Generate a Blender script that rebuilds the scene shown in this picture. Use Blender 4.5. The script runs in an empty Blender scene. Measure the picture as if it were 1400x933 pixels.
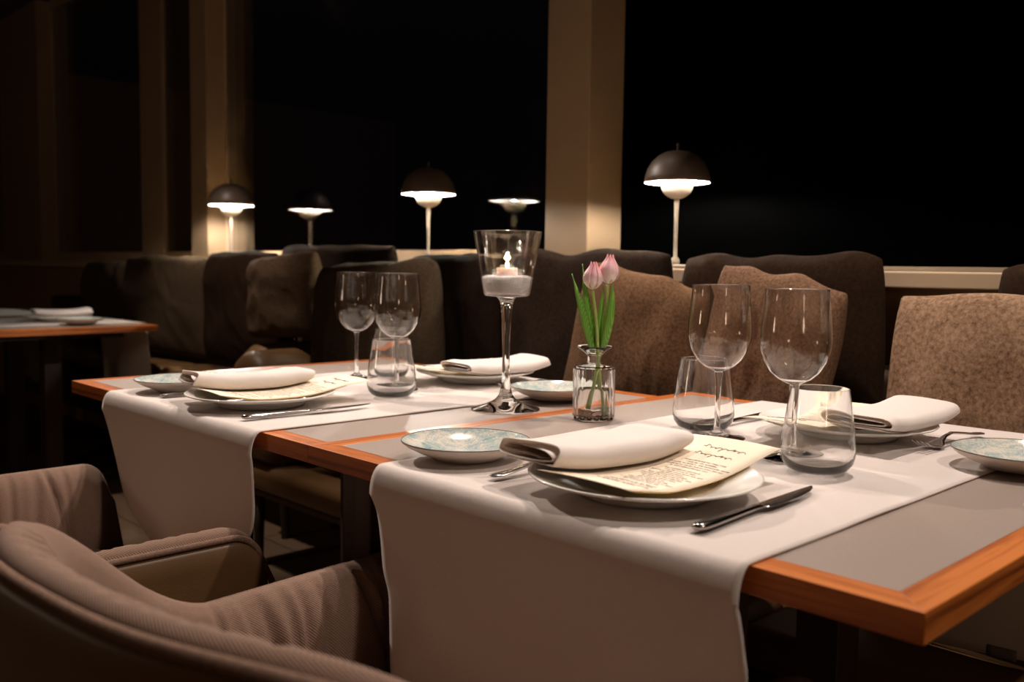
import bpy, bmesh, math, random
from mathutils import Vector, Matrix, noise
random.seed(4)
PI = math.pi
scene = bpy.context.scene
COL = scene.collection
T = 0.75                      # height of the table top above the floor

# ------------------------------------------------------------------ helpers
def R(d): return math.radians(d)
def sstep(a, b, x):
    t = min(1, max(0, (x - a) / (b - a))); return t * t * (3 - 2 * t)
def lerp(a, b, t): return a + (b - a) * t
def interp(pts, x):
    if x <= pts[0][0]: return pts[0][1]
    for (a, b), (c, d) in zip(pts, pts[1:]):
        if x <= c: return lerp(b, d, (x - a) / (c - a))
    return pts[-1][1]
def smooth_interp(pts, x):
    """catmull-rom through (x, y) pairs"""
    n = len(pts)
    if x <= pts[0][0]: return pts[0][1]
    if x >= pts[-1][0]: return pts[-1][1]
    for i in range(n - 1):
        if x <= pts[i + 1][0]:
            x0, y0 = pts[i]; x1, y1 = pts[i + 1]
            m0 = (pts[i + 1][1] - pts[max(i - 1, 0)][1]) / (pts[i + 1][0] - pts[max(i - 1, 0)][0])
            j = min(i + 2, n - 1)
            m1 = (pts[j][1] - pts[i][1]) / (pts[j][0] - pts[i][0])
            h = x1 - x0; t = (x - x0) / h
            return ((2*t**3-3*t**2+1)*y0 + (t**3-2*t**2+t)*h*m0 + (-2*t**3+3*t**2)*y1 + (t**3-t**2)*h*m1)

def refine(prof, d=.00035, ang=28):
    """holding loops beside the sharp turns of a lathe profile"""
    out = []
    for i, p in enumerate(prof):
        if 0 < i < len(prof) - 1:
            a = Vector(prof[i-1]); b = Vector(p); c = Vector(prof[i+1])
            u, v = b - a, c - b
            if u.length > 1e-7 and v.length > 1e-7 and u.angle(v) > R(ang):
                k1, k2 = min(d, u.length * .3), min(d, v.length * .3)
                out.append(tuple(b - u.normalized() * k1)); out.append(p); out.append(tuple(b + v.normalized() * k2)); continue
        out.append(p)
    return out

class MB:
    def __init__(s): s.v = []; s.f = []
    def add(s, vs, fs):
        b = len(s.v); s.v += [tuple(p) for p in vs]; s.f += [tuple(b + i for i in f) for f in fs]; return s
    def grid(s, rows, closed_u=False, closed_v=False, cap=False):
        n = len(rows); m = len(rows[0]); vs = [p for r in rows for p in r]; fs = []
        for i in range(n if closed_v else n - 1):
            for j in range(m if closed_u else m - 1):
                a = i * m + j; b = i * m + (j + 1) % m; k = (i + 1) % n
                fs.append((a, b, k * m + (j + 1) % m, k * m + j))
        if cap: fs.append(tuple(range(m - 1, -1, -1))); fs.append(tuple((n - 1) * m + j for j in range(m)))
        return s.add(vs, fs)
    def box(s, x0, x1, y0, y1, z0, z1):
        vs = [(x, y, z) for x in (x0, x1) for y in (y0, y1) for z in (z0, z1)]
        return s.add(vs, [(0,1,3,2),(4,6,7,5),(0,4,5,1),(2,3,7,6),(0,2,6,4),(1,5,7,3)])
    def prism(s, pts, z0, z1):
        n = len(pts)
        vs = [(x, y, z0) for x, y in pts] + [(x, y, z1) for x, y in pts]
        return s.add(vs, [tuple(range(n-1,-1,-1)), tuple(range(n,2*n))] + [(i,(i+1)%n,n+(i+1)%n,n+i) for i in range(n)])
    def lathe(s, prof, n=64, rib=None):
        rows = []
        for r, z in prof:
            row = []
            for i in range(n):
                a = 2 * PI * i / n; q = r * (rib(a, r, z) if rib else 1)
                row.append((q * math.cos(a), q * math.sin(a), z))
            rows.append(row)
        return s.grid(rows, closed_u=True)
    def tube(s, path, rad, n=10, cap=True, flat=1.0):
        rows = []; P = [Vector(p) for p in path]
        up = Vector((0, 0, 1))
        for i, p in enumerate(P):
            d = (P[min(i+1, len(P)-1)] - P[max(i-1, 0)]).normalized()
            if abs(d.dot(up)) > .98: up = Vector((0, 1, 0)) if abs(d.y) < .9 else Vector((1, 0, 0))
            sx = d.cross(up).normalized(); sy = sx.cross(d).normalized()
            if not (abs(d.z) > .9): up = Vector((0, 0, 1))
            r = rad(i / (len(P) - 1)) if callable(rad) else rad
            rows.append([p + sx * r * math.cos(2*PI*k/n) + sy * r * flat * math.sin(2*PI*k/n) for k in range(n)])
        return s.grid(rows, closed_u=True, cap=cap)
    def build(s, name, mat, parent=None, smooth=True, loc=None, rot=None, bevel=0, sub=0, solid=0, auto=None, attr=None):
        me = bpy.data.meshes.new(name); me.from_pydata(s.v, [], s.f); me.update()
        if attr:
            at = me.attributes.new('cloth', 'FLOAT_VECTOR', 'POINT')
            for i, q in enumerate(attr): at.data[i].vector = q
        bm = bmesh.new(); bm.from_mesh(me)
        bmesh.ops.remove_doubles(bm, verts=bm.verts, dist=1e-6)
        bmesh.ops.recalc_face_normals(bm, faces=bm.faces)
        bm.to_mesh(me); bm.free()
        for p in me.polygons: p.use_smooth = smooth
        if mat: me.materials.append(mat)
        o = bpy.data.objects.new(name, me); COL.objects.link(o)
        if parent: o.parent = parent
        if loc: o.location = loc
        if rot: o.rotation_euler = rot
        if solid:
            m = o.modifiers.new('s', 'SOLIDIFY'); m.thickness = solid; m.offset = 0
        if bevel:
            m = o.modifiers.new('b', 'BEVEL'); m.width = bevel; m.segments = 3; m.limit_method = 'ANGLE'; m.angle_limit = R(40)
        if sub:
            m = o.modifiers.new('u', 'SUBSURF'); m.levels = sub; m.render_levels = sub
        if auto is not None:
            try: me.set_sharp_from_angle(angle=R(auto))
            except Exception: pass
        return o

def tag(o, label=None, cat=None, group=None, kind=None):
    if label: o['label'] = label
    if cat: o['category'] = cat
    if group: o['group'] = group
    if kind: o['kind'] = kind
    return o
def empty(name, loc=(0,0,0), rz=0, rx=0, ry=0):
    o = bpy.data.objects.new(name, None); COL.objects.link(o)
    o.location = loc; o.rotation_euler = (rx, ry, rz); o.empty_display_size = .05
    return o
def copy_tree(o, parent=None):
    c = o.copy(); COL.objects.link(c); c.parent = parent
    for ch in list(o.children): copy_tree(ch, c)
    return c
def dup(o, loc, rz=None, label=None, group=None, scale=None):
    c = copy_tree(o); c.location = loc
    if rz is not None: c.rotation_euler = (c.rotation_euler[0], c.rotation_euler[1], rz)
    if label: c['label'] = label
    if group: c['group'] = group
    if scale: c.scale = (scale,) * 3
    return c

# ---------------------------------------------------------------- materials
def mat(name, color=(.8,.8,.8), rough=.6, metal=0, **kw):
    m = bpy.data.materials.new(name); m.use_nodes = True
    b = m.node_tree.nodes['Principled BSDF']
    b.inputs['Base Color'].default_value = (*color, 1)
    b.inputs['Roughness'].default_value = rough
    b.inputs['Metallic'].default_value = metal
    for k, v in kw.items():
        b.inputs[k.replace('_', ' ')].default_value = v
    return m
def N(m, t, **kw):
    n = m.node_tree.nodes.new(t)
    for k, v in kw.items(): setattr(n, k, v)
    return n
def L(m, a, b): m.node_tree.links.new(a, b)
def coords(m, scale=(1,1,1), rot=(0,0,0), kind='Object'):
    tc = N(m, 'ShaderNodeTexCoord'); mp = N(m, 'ShaderNodeMapping')
    mp.inputs['Scale'].default_value = scale; mp.inputs['Rotation'].default_value = rot
    L(m, tc.outputs[kind], mp.inputs['Vector']); return mp.outputs['Vector']
def noise_tex(m, vec, scale, detail=4, rough=.5, dist=0):
    n = N(m, 'ShaderNodeTexNoise'); n.inputs['Scale'].default_value = scale
    n.inputs['Detail'].default_value = detail; n.inputs['Roughness'].default_value = rough
    n.inputs['Distortion'].default_value = dist
    L(m, vec, n.inputs['Vector']); return n.outputs['Fac']
def ramp(m, fac, stops):
    r = N(m, 'ShaderNodeValToRGB'); el = r.color_ramp.elements
    while len(el) < len(stops): el.new(.5)
    for e, (p, c) in zip(el, stops): e.position = p; e.color = (*c, 1)
    L(m, fac, r.inputs['Fac']); return r.outputs['Color']
def bump(m, h, strength=.3, dist=.001, prev=None):
    b = N(m, 'ShaderNodeBump'); b.inputs['Strength'].default_value = strength
    b.inputs['Distance'].default_value = dist; L(m, h, b.inputs['Height'])
    if prev: L(m, prev, b.inputs['Normal'])
    L(m, b.outputs['Normal'], m.node_tree.nodes['Principled BSDF'].inputs['Normal']); return b.outputs['Normal']
def base(m, col): L(m, col, m.node_tree.nodes['Principled BSDF'].inputs['Base Color'])
def mathn(m, op, a, b=None):
    n = N(m, 'ShaderNodeMath', operation=op)
    for i, x in enumerate((a, b)):
        if x is None: continue
        if isinstance(x, (int, float)): n.inputs[i].default_value = x
        else: L(m, x, n.inputs[i])
    return n.outputs[0]
def wave(m, vec, scale, axis='X', dist=0, ds=1):
    w = N(m, 'ShaderNodeTexWave', bands_direction=axis); w.inputs['Scale'].default_value = scale
    w.inputs['Distortion'].default_value = dist; w.inputs['Detail Scale'].default_value = ds
    L(m, vec, w.inputs['Vector']); return w.outputs['Fac']

def fabric(name, c1, c2, nscale=60, weave=260, stretch=(1,1,1), rough=.95, bs=.5, big=3.0, sheen=.04):
    m = mat(name, c1, rough, Specular_IOR_Level=.05); m.node_tree.nodes['Principled BSDF'].inputs['Sheen Weight'].default_value = 0
    v = coords(m, stretch)
    f = noise_tex(m, v, nscale, 5, .7)
    g = noise_tex(m, v, big, 2)
    h = mathn(m, 'ADD', mathn(m, 'MULTIPLY', f, .8), mathn(m, 'MULTIPLY', g, .25))
    base(m, ramp(m, h, [(.38, c1), (.66, c2)]))
    w = mathn(m, 'ADD', wave(m, v, weave, 'X'), wave(m, v, weave, 'Z'))
    w = mathn(m, 'ADD', mathn(m, 'MULTIPLY', w, .5), mathn(m, 'MULTIPLY', f, 1.2))
    bump(m, w, bs, .0015); return m

def linen(name, c):
    m = mat(name, c, .9); m.node_tree.nodes['Principled BSDF'].inputs['Sheen Weight'].default_value = .15
    v = coords(m); f = noise_tex(m, v, 350, 3, .6); g = noise_tex(m, v, 9, 4, .55, .4)
    base(m, ramp(m, f, [(.25, tuple(k*.93 for k in c)), (.7, c)]))
    w = mathn(m, 'ADD', wave(m, v, 480, 'X', .6), wave(m, v, 480, 'Y', .6))
    n1 = bump(m, w, .12, .0005); bump(m, g, .35, .006, n1)
    nt = m.node_tree; b = nt.nodes['Principled BSDF']; o = nt.nodes['Material Output']
    tr = N(m, 'ShaderNodeBsdfTranslucent'); tr.inputs['Color'].default_value = (c[0], c[1] * .93, c[2] * .85, 1)
    mx = N(m, 'ShaderNodeMixShader'); mx.inputs[0].default_value = .24
    L(m, b.outputs[0], mx.inputs[1]); L(m, tr.outputs[0], mx.inputs[2]); L(m, mx.outputs[0], o.inputs[0]); return m

def wood(name, c1, c2, c3, axis='X', rough=.38):
    m = mat(name, c2, rough)
    st = {'X': (1.2, 26, 26), 'Y': (26, 1.2, 26), 'Z': (26, 26, 1.2)}[axis]
    v = coords(m, st)
    f = noise_tex(m, v, 1.6, 6, .6, .8); g = noise_tex(m, v, 9, 3, .6)
    h = mathn(m, 'ADD', mathn(m, 'MULTIPLY', f, .75), mathn(m, 'MULTIPLY', g, .25))
    base(m, ramp(m, h, [(.40, c1), (.5, c2), (.60, c3)]))
    bump(m, g, .1, .0006); return m

M = {}
M['linen'] = linen('white linen', (.84, .77, .73))
M['napkin'] = linen('napkin linen', (.88, .82, .78))
M['wood_x'] = wood('oiled wood along x', (.20, .048, .009), (.42, .110, .018), (.60, .185, .036), 'X')
M['wood_y'] = wood('oiled wood along y', (.20, .048, .009), (.42, .110, .018), (.60, .185, .036), 'Y')
M['dark_wood'] = wood('dark stained wood', (.03, .013, .007), (.045, .02, .011), (.06, .028, .015), 'Z', .5)
m = M['inlay'] = mat('grey linoleum', (.30, .262, .235), .55)
f = noise_tex(m, coords(m), 240, 3); base(m, ramp(m, f, [(.3, (.272,.212,.178)), (.7, (.295,.233,.197))]))
m = M['leather'] = mat('tan leather', (.15, .078, .028), .5)
f = noise_tex(m, coords(m), 5, 4); base(m, ramp(m, f, [(.3, (.125,.064,.023)), (.7, (.175,.09,.033))]))
vo = N(m, 'ShaderNodeTexVoronoi'); vo.inputs['Scale'].default_value = 380; L(m, coords(m), vo.inputs['Vector'])
bump(m, vo.outputs['Distance'], .15, .0008)
m = M['dark_leather'] = mat('dark brown leather', (.045, .025, .013), .5)
bump(m, noise_tex(m, coords(m), 300, 2), .1, .0008)
# chair twill
m = M['twill'] = mat('taupe twill', (.2,.14,.11), .95, Specular_IOR_Level=.2); m.node_tree.nodes['Principled BSDF'].inputs['Sheen Weight'].default_value = .03
v = coords(m); vr = coords(m, (1,1,1), (R(30), R(35), R(20)))
an = N(m, 'ShaderNodeAttribute'); an.attribute_name = 'cloth'; mp_ = N(m, 'ShaderNodeMapping'); mp_.inputs['Rotation'].default_value = (0, 0, R(38)); L(m, an.outputs['Vector'], mp_.inputs['Vector'])
tw = wave(m, mp_.outputs['Vector'], 105, 'X', 0); nz = noise_tex(m, v, 260, 3, .7)
h = mathn(m, 'ADD', mathn(m, 'MULTIPLY', tw, .6), mathn(m, 'MULTIPLY', nz, .5))
base(m, ramp(m, h, [(.2, (.15,.088,.062)), (.85, (.27,.175,.130))]))
bump(m, h, .5, .0012)
M['twill_flat'] = fabric('taupe seat cloth', (.15,.088,.062), (.27,.175,.130), 260, 300, big=4, bs=.4)
M['tweed'] = fabric('brown tweed', (.085,.045,.026), (.25,.145,.088), 170, 300, big=5, bs=.6)
M['tweed_warm'] = fabric('warm brown tweed', (.075,.040,.021), (.20,.112,.062), 150, 300, big=4, bs=.6)
M['tweed_light'] = fabric('beige mottled tweed', (.16,.085,.048), (.52,.335,.215), 120, 300, big=6, bs=.8)
M['grey_fab'] = fabric('dark taupe canvas', (.016,.009,.006), (.032,.020,.014), 120, 400, big=2.5, bs=.3)
M['grey_fab2'] = fabric('taupe canvas', (.016,.008,.0045), (.032,.0175,.010), 120, 400, big=2.5, bs=.3)
M['grey_fab3'] = fabric('brown grey canvas', (.042,.028,.017), (.078,.052,.032), 120, 400, big=2.5, bs=.3)
M['brown_fab'] = fabric('brown canvas', (.050,.030,.017), (.10,.062,.036), 140, 400, big=3, bs=.4)
M['porcelain'] = mat('white porcelain', (.88,.855,.81), .12)
m = M['stoneware'] = mat('cream stoneware', (.66,.58,.51), .4)
m = M['glaze'] = mat('pale blue reactive glaze', (.4,.5,.5), .13)
v = coords(m); a = noise_tex(m, v, 30, 6, .75, 1.2); b_ = noise_tex(m, v, 420, 2, .5)
h = mathn(m, 'ADD', mathn(m, 'MULTIPLY', a, .8), mathn(m, 'MULTIPLY', b_, .3))
base(m, ramp(m, h, [(.38, (.12,.23,.25)), (.46, (.30,.41,.42)), (.54, (.42,.48,.46)), (.62, (.66,.62,.54))]))
bump(m, noise_tex(m, v, 150, 4, .7), .4, .0007)
M['rim_dark'] = mat('unglazed dark rim', (.12,.09,.07), .6)
M['steel'] = mat('polished steel', (.42,.39,.37), .16, 1)
M['card'] = mat('cream card', (.86,.74,.58), .75)
M['card2'] = mat('yellow card', (.72,.52,.16), .75)
M['ink'] = mat('grey ink', (.09,.07,.06), .8)
M['wax'] = mat('white wax', (.86,.80,.74), .45, Subsurface_Weight=.3)
m = M['sand'] = mat('white candle sand', (.82,.78,.76), .8)
bump(m, noise_tex(m, coords(m), 420, 3, .8), .8, .003)
M['lamp_dark'] = mat('grey beige lacquer', (.12,.085,.06), .45)
M['lamp_light'] = mat('pale lacquer', (.46,.38,.31), .4)
M['lamp_in'] = mat('white lacquer', (.85,.84,.80), .5)
M['petal'] = m = mat('pink petal', (.8,.4,.42), .5, Subsurface_Weight=.15)
v = coords(m, (1,1,1), kind='Generated'); sep = N(m, 'ShaderNodeSeparateXYZ'); L(m, v, sep.inputs[0])
st = noise_tex(m, coords(m, (260,260,14)), 1, 3)
h = mathn(m, 'ADD', sep.outputs['Z'], mathn(m, 'MULTIPLY', mathn(m, 'SUBTRACT', st, .5), .5))
base(m, ramp(m, h, [(0., (.80,.72,.55)), (.25, (.86,.66,.62)), (.65, (.84,.44,.47)), (1., (.74,.24,.31))]))
M['stem_green'] = mat('pale green stem', (.36,.46,.12), .45)
m = M['leaf'] = mat('tulip leaf', (.12,.30,.035), .4)
f = wave(m, coords(m, (1,1,.05)), 160, 'X', 2); base(m, ramp(m, f, [(0,(.10,.27,.02)),(1,(.19,.40,.06))]))
M['wall'] = mat('warm beige wall paint', (.44,.27,.14), .8)
M['post'] = mat('cream painted posts', (.42, .29, .17), .7)
M['frame_paint'] = mat('cream painted frame', (.60,.44,.29), .55)
M['ceiling'] = mat('dark ceiling', (.10,.085,.07), .9)
m = M['floor'] = mat('brown plank floor', (.1,.06,.03), .5)
v = coords(m, (1,1,1)); br = N(m, 'ShaderNodeTexBrick'); L(m, v, br.inputs['Vector'])
br.inputs['Scale'].default_value = 1; br.inputs['Brick Width'].default_value = 1.4; br.inputs['Row Height'].default_value = .14
br.inputs['Mortar Size'].default_value = .003
br.inputs['Color1'].default_value = (.12,.078,.045,1); br.inputs['Color2'].default_value = (.155,.10,.058,1); br.inputs['Mortar'].default_value = (.02,.013,.008,1)
base(m, br.outputs['Color'])
M['pane_stand_in'] = mat('black night blind', (.0006,.0006,.0006), .9, Specular_IOR_Level=0.0)  # flat black standing in for night glass without reflections
M['hemtag'] = mat('grey fabric label', (.22,.19,.17), .9)
M['wick'] = mat('wick', (.03,.02,.02), .9)

def emission(name, c, s):
    m = bpy.data.materials.new(name); m.use_nodes = True; nt = m.node_tree; nt.nodes.clear()
    e = N(m, 'ShaderNodeEmission'); e.inputs[0].default_value = (*c, 1); e.inputs[1].default_value = s
    o = N(m, 'ShaderNodeOutputMaterial'); L(m, e.outputs[0], o.inputs[0]); return m
def glass(name, rough=0.0, ior=1.47, c=(1,1,1), mixk=1.0):
    m = bpy.data.materials.new(name); m.use_nodes = True; nt = m.node_tree; nt.nodes.clear()
    g = N(m, 'ShaderNodeBsdfGlass'); g.inputs['IOR'].default_value = ior; g.inputs['Roughness'].default_value = rough
    g.inputs['Color'].default_value = (*c, 1)
    t = N(m, 'ShaderNodeBsdfTransparent'); mx = N(m, 'ShaderNodeMixShader'); mx.inputs[0].default_value = mixk
    o = N(m, 'ShaderNodeOutputMaterial'); L(m, t.outputs[0], mx.inputs[1]); L(m, g.outputs[0], mx.inputs[2]); L(m, mx.outputs[0], o.inputs[0]); return m
def thin_glass(name, tint=(.97,.97,.97), boost=1.0, add=0.0):
    """thin sheet: see-through with Fresnel reflection, no bending"""
    m = bpy.data.materials.new(name); m.use_nodes = True; nt = m.node_tree; nt.nodes.clear()
    t = N(m, 'ShaderNodeBsdfTransparent'); t.inputs[0].default_value = (*tint, 1)
    g = N(m, 'ShaderNodeBsdfGlossy'); g.inputs['Roughness'].default_value = .02
    fr = N(m, 'ShaderNodeLayerWeight'); fr.inputs['Blend'].default_value = .5
    k = mathn(m, 'ADD', mathn(m, 'MULTIPLY', mathn(m, 'POWER', fr.outputs['Facing'], 4.5), .75 * boost), .035 * boost)
    mx = N(m, 'ShaderNodeMixShader'); L(m, k, mx.inputs[0]); L(m, t.outputs[0], mx.inputs[1]); L(m, g.outputs[0], mx.inputs[2])
    o = N(m, 'ShaderNodeOutputMaterial'); L(m, mx.outputs[0], o.inputs[0]); return m
M['glass'] = glass('clear crystal')
M['bowl_glass'] = glass('thin walled crystal', mixk=.97)
M['cup_glass'] = glass('candle cup glass', mixk=.72)
M['thin'] = thin_glass('thin blown glass')
M['pane'] = thin_glass('window glass', (.85,.85,.85), 2.4)
M['water'] = glass('water', 0, 1.33, mixk=1)
M['vase_glass'] = glass('ribbed glass', 0, 1.45, mixk=1)
M['flame'] = emission('candle flame', (1, .72, .38), 60)
M['bulb'] = emission('lamp bulb', (1, .93, .84), 60)

# ------------------------------------------------------------------- camera
yaw, pitch, roll = 0.80568, 0.07875, 0.01332
fw = Vector((-math.sin(yaw)*math.cos(pitch), math.cos(yaw)*math.cos(pitch), -math.sin(pitch)))
rt = Vector((math.cos(yaw), math.sin(yaw), 0)); up = rt.cross(fw)
c_, s_ = math.cos(roll), math.sin(roll)
rt, up = rt * c_ + up * s_, up * c_ - rt * s_
cam = bpy.data.objects.new('camera', bpy.data.cameras.new('camera')); COL.objects.link(cam)
mw = Matrix((rt, up, -fw)).transposed().to_4x4(); mw.translation = Vector((0.28279, -0.71432, .26 + T))
cam.matrix_world = mw
cam.data.sensor_width = 36; cam.data.lens = 1279.6 * 36 / 1400; cam.data.clip_start = .02
cam.data.dof.use_dof = True; cam.data.dof.focus_distance = 1.38; cam.data.dof.aperture_fstop = 4.8
scene.camera = cam

# --------------------------------------------------------------------- room
XL, XR, YF, YB, H = -9.0, 2.4, -3.2, 1.4, 2.75
GY = 1.5                                     # plane of the window panes
def struct(o): o['kind'] = 'structure'; return o
struct(MB().box(XL, XR, YF, YB + .4, -.1, 0).build('floor', M['floor'], smooth=False))
struct(MB().box(XL, XR, YF, YB + .4, H, H + .1).build('ceiling', M['ceiling'], smooth=False))
struct(MB().box(XL - .15, XL, YF, YB + .4, 0, H).build('wall_left', M['wall'], smooth=False))
struct(MB().box(XR, XR + .15, YF, YB + .4, 0, H).build('wall_right', M['wall'], smooth=False))
struct(MB().box(XL, XR, YF - .15, YF, 0, H).build('wall_front', M['wall'], smooth=False))
SILL = T + .262
struct(MB().box(XL, XR, YB, YB + .25, 0, SILL - .035).build('wall_back', M['wall'], smooth=False))
pillars = [(-9.0, -8.6), (-7.40, -6.55), (-5.08, -4.79), (-4.257, -4.08), (-1.778, -1.60), (1.9, 2.4)]
for i, (a, b) in enumerate(pillars):
    struct(MB().box(a, b, YB + (.085 if i == 2 else 0), YB + .25, SILL - .035, H).build('trim_%d' % (i + 1), M['post'], smooth=False, bevel=.004))
struct(MB().box(XL, XR, 1.245, YB + .12, SILL - .035, SILL).build('trim_7', M['frame_paint'], smooth=False, bevel=.004))
wi = 0
for i in range(len(pillars) - 1):
    a, b = pillars[i][1], pillars[i + 1][0]
    wi += 1
    last = i == len(pillars) - 2
    w = empty('window_%d' % wi, ((a + b) / 2, GY, SILL)); w['kind'] = 'structure'
    hw = (b - a) / 2
    if last:
        # added matte black sheet in place of a dark night pane: no reflections
        MB().box(-hw, hw, .055, .065, 0, H - SILL).build('pane_stand_in', M['pane_stand_in'], w, smooth=False)
        MB().box(-hw, hw, .03, .07, 0, .012).build('frame', M['frame_paint'], w, smooth=False)
    else:
        MB().box(-hw, hw, 0, .006, .05, H - SILL - .05).build('pane', M['pane'], w, smooth=False)
        f_ = MB(); f_.box(-hw, hw, -.015, .05, 0, .058); f_.box(-hw, hw, -.015, .05, H - SILL - .06, H - SILL)
        f_.box(-hw, -hw + .012, -.005, .05, .058, H - SILL - .06); f_.box(hw - .012, hw, -.005, .05, .058, H - SILL - .06)
        f_.build('frame', M['frame_paint'], w, smooth=False)

# ------------------------------------------------------------------- tables
def make_table(x0, x1, D, name_label, left=True, right=True, w=.0348, th=.0268, legs=None):
    W = x1 - x0
    root = empty('dining_table', (x0, 0, 0)); tag(root, name_label, 'table')
    l = w if left else 0; r = w if right else 0
    def band(pts, mt):
        MB().prism(pts, T - th, T).build('edge_band', mt, root, smooth=False, bevel=.0012)
    band([(0,0),(W,0),(W-r,w),(l,w)], M['wood_x'])
    band([(0,D),(l,D-w),(W-r,D-w),(W,D)], M['wood_x'])
    if left: band([(0,0),(w,w),(w,D-w),(0,D)], M['wood_y'])
    if right: band([(W,0),(W,D),(W-w,D-w),(W-w,w)], M['wood_y'])
    MB().box(l, W - r, w, D - w, T - th + .002, T - .0004).build('top_panel', M['inlay'], root, smooth=False)
    MB().box(.06, W - .06, .12, D - .12, T - th - .02, T - th + .001).build('underframe', M['dark_wood'], root, smooth=False)
    for lx, ly in (legs or [(.012, .04), (W - .082, .04), (.012, .56), (W - .082, .56)]):
        MB().box(lx, lx + .07, ly, ly + .07, 0, T - th + .001).build('leg', M['dark_wood'], root, smooth=False, bevel=.003)
    return root
LA, XS, D1, D2 = 1.8512, .88453, .826, .9185
tb = make_table(-XS, 0, D2, 'wood-edged grey-topped dining table nearest the camera, its bare corner at the lower right',
                legs=[(.028, .04), (.46, .26), (.028, .56), (.46, .58)])
ta = make_table(-LA, -XS, D1, 'shorter wood-edged grey-topped table joined to the left of the nearest table', right=False,
                legs=[(.20, .10), (.42, .10), (.20, .56), (.42, .56)])
for r_ in (tb, ta): r_['group'] = 'wood-edged dining tables'
OFF = -3.55
t2 = dup(tb, (-XS + OFF, 0, 0), label='blurred dining table at the far left edge, its right end in view', group='wood-edged dining tables')
t3 = dup(ta, (-LA + OFF, 0, 0), label='blurred table extension beyond the far left dining table, mostly cut off', group='wood-edged dining tables')

# ------------------------------------------------------------------ runners
def make_runner(label, xl, xr, D, lf, lb, left_edge=None, right_edge=None, seed=0):
    """a cloth strip over the table with a front fall (lf) and a back fall (lb)"""
    th = .0016; rr = .016
    path = []                                # (y, z, drop) along the cloth
    n = 46
    ea, eb = .019, .036
    for i in range(n): d = lf * (1 - i / n); path.append((-ea - .001, .0016 - eb - d, d))
    for i in range(13):
        a = PI / 2 * (1 - i / 12); path.append((-.001 - ea * math.sin(a), .0016 - eb * (1 - math.cos(a)), 0))
    for i in range(1, 70): path.append((-.001 + (D + .002) * i / 70, .0016, 0))
    for i in range(7):
        a = PI / 2 - i * PI / 2 / 6; path.append((D + .001 + rr * math.cos(a), -rr + .0016 + rr * math.sin(a), 0))
    for i in range(1, 26): d = lb * i / 25; path.append((D + .001 + rr, -d - rr * .2, -d))
    rows = []
    m_ = 60
    for (y, z, d) in path:
        row = []
        for j in range(m_ + 1):
            u = j / m_
            a, b = xl, xr
            if d > 0:
                if left_edge: a = smooth_interp(left_edge, d)
                if right_edge: b = smooth_interp(right_edge, d)
            x = lerp(a, b, u); yy, zz = y, z
            if d > 0:
                k = sstep(0, .25, d)
                yy -= k * (.010 + .010 * math.sin(x * 9 + seed) + .006 * math.sin(x * 23 + d * 6 + seed * 2))
                zz += 0
            elif d < 0:
                k = sstep(0, .25, -d)
                yy += k * (.010 + .012 * math.sin(x * 11 + seed + 1)); zz += k * .010 * math.sin(x * 7 + 2)
            else:
                q = noise.noise(Vector((x * 6 + seed, y * 6, 0)))
                q2 = noise.noise(Vector((x * 22, y * 5 + seed, 3)))
                zz += max(0, q) * .0016 + max(0, q2 - .1) * .0012
                if 0 < yy < D:
                    zz += .0014 * math.exp(-((u - .5) / .008) ** 2)     # ironed crease
            row.append((x, yy, zz + T))
        rows.append(row)
    o = MB().grid(rows).build('table_runner', M['linen'], solid=th)
    tag(o, label, 'table runner', 'white linen table runners')
    return o
rb = make_runner('white linen runner across the nearest table, under the plate with the printed card in front', -.702, -.152, D2, .228, .380,
    right_edge=[(0,-.151),(.03,-.145),(.07,-.141),(.09,-.160),(.12,-.205),(.24,-.215)], left_edge=[(0,-.701),(.02,-.686),(.05,-.676),(.09,-.664),(.12,-.645),(.24,-.615)], seed=1)
ra = make_runner('white linen runner across the joined left table, hanging down beside the rear tub chair', -1.620, -1.015, D1, .38, .352,
    left_edge=[(0,-1.618),(.02,-1.60),(.05,-1.578),(.1,-1.541),(.155,-1.497),(.2,-1.438),(.233,-1.385),(.38,-1.22)],
    right_edge=[(0,-1.013),(.05,-1.004),(.095,-.996),(.125,-1.005),(.16,-1.045),(.2,-1.07),(.38,-1.08)], seed=5)
def drape_y(x, d): k = sstep(0, .25, d); return D2 + .017 + k * (.010 + .012 * math.sin(x * 11 + 2))
hem = MB().grid([[(-.265 + .045 * i / 6, drape_y(-.265 + .045 * i / 6, .37) - .0022, T - .383 + .019 * j) for i in range(7)] for j in range(2)]).build('hem_label', M['hemtag'], rb, solid=.001)
hem['label'] = 'small grey fabric label on the hem'
for o, lab in ((rb, 'blurred white runner on the far left table, hanging behind its right end'), (ra, 'blurred white runner farthest left, partly cut by the frame')):
    dup(o, (OFF, 0, 0), label=lab, group='white linen table runners')

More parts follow.
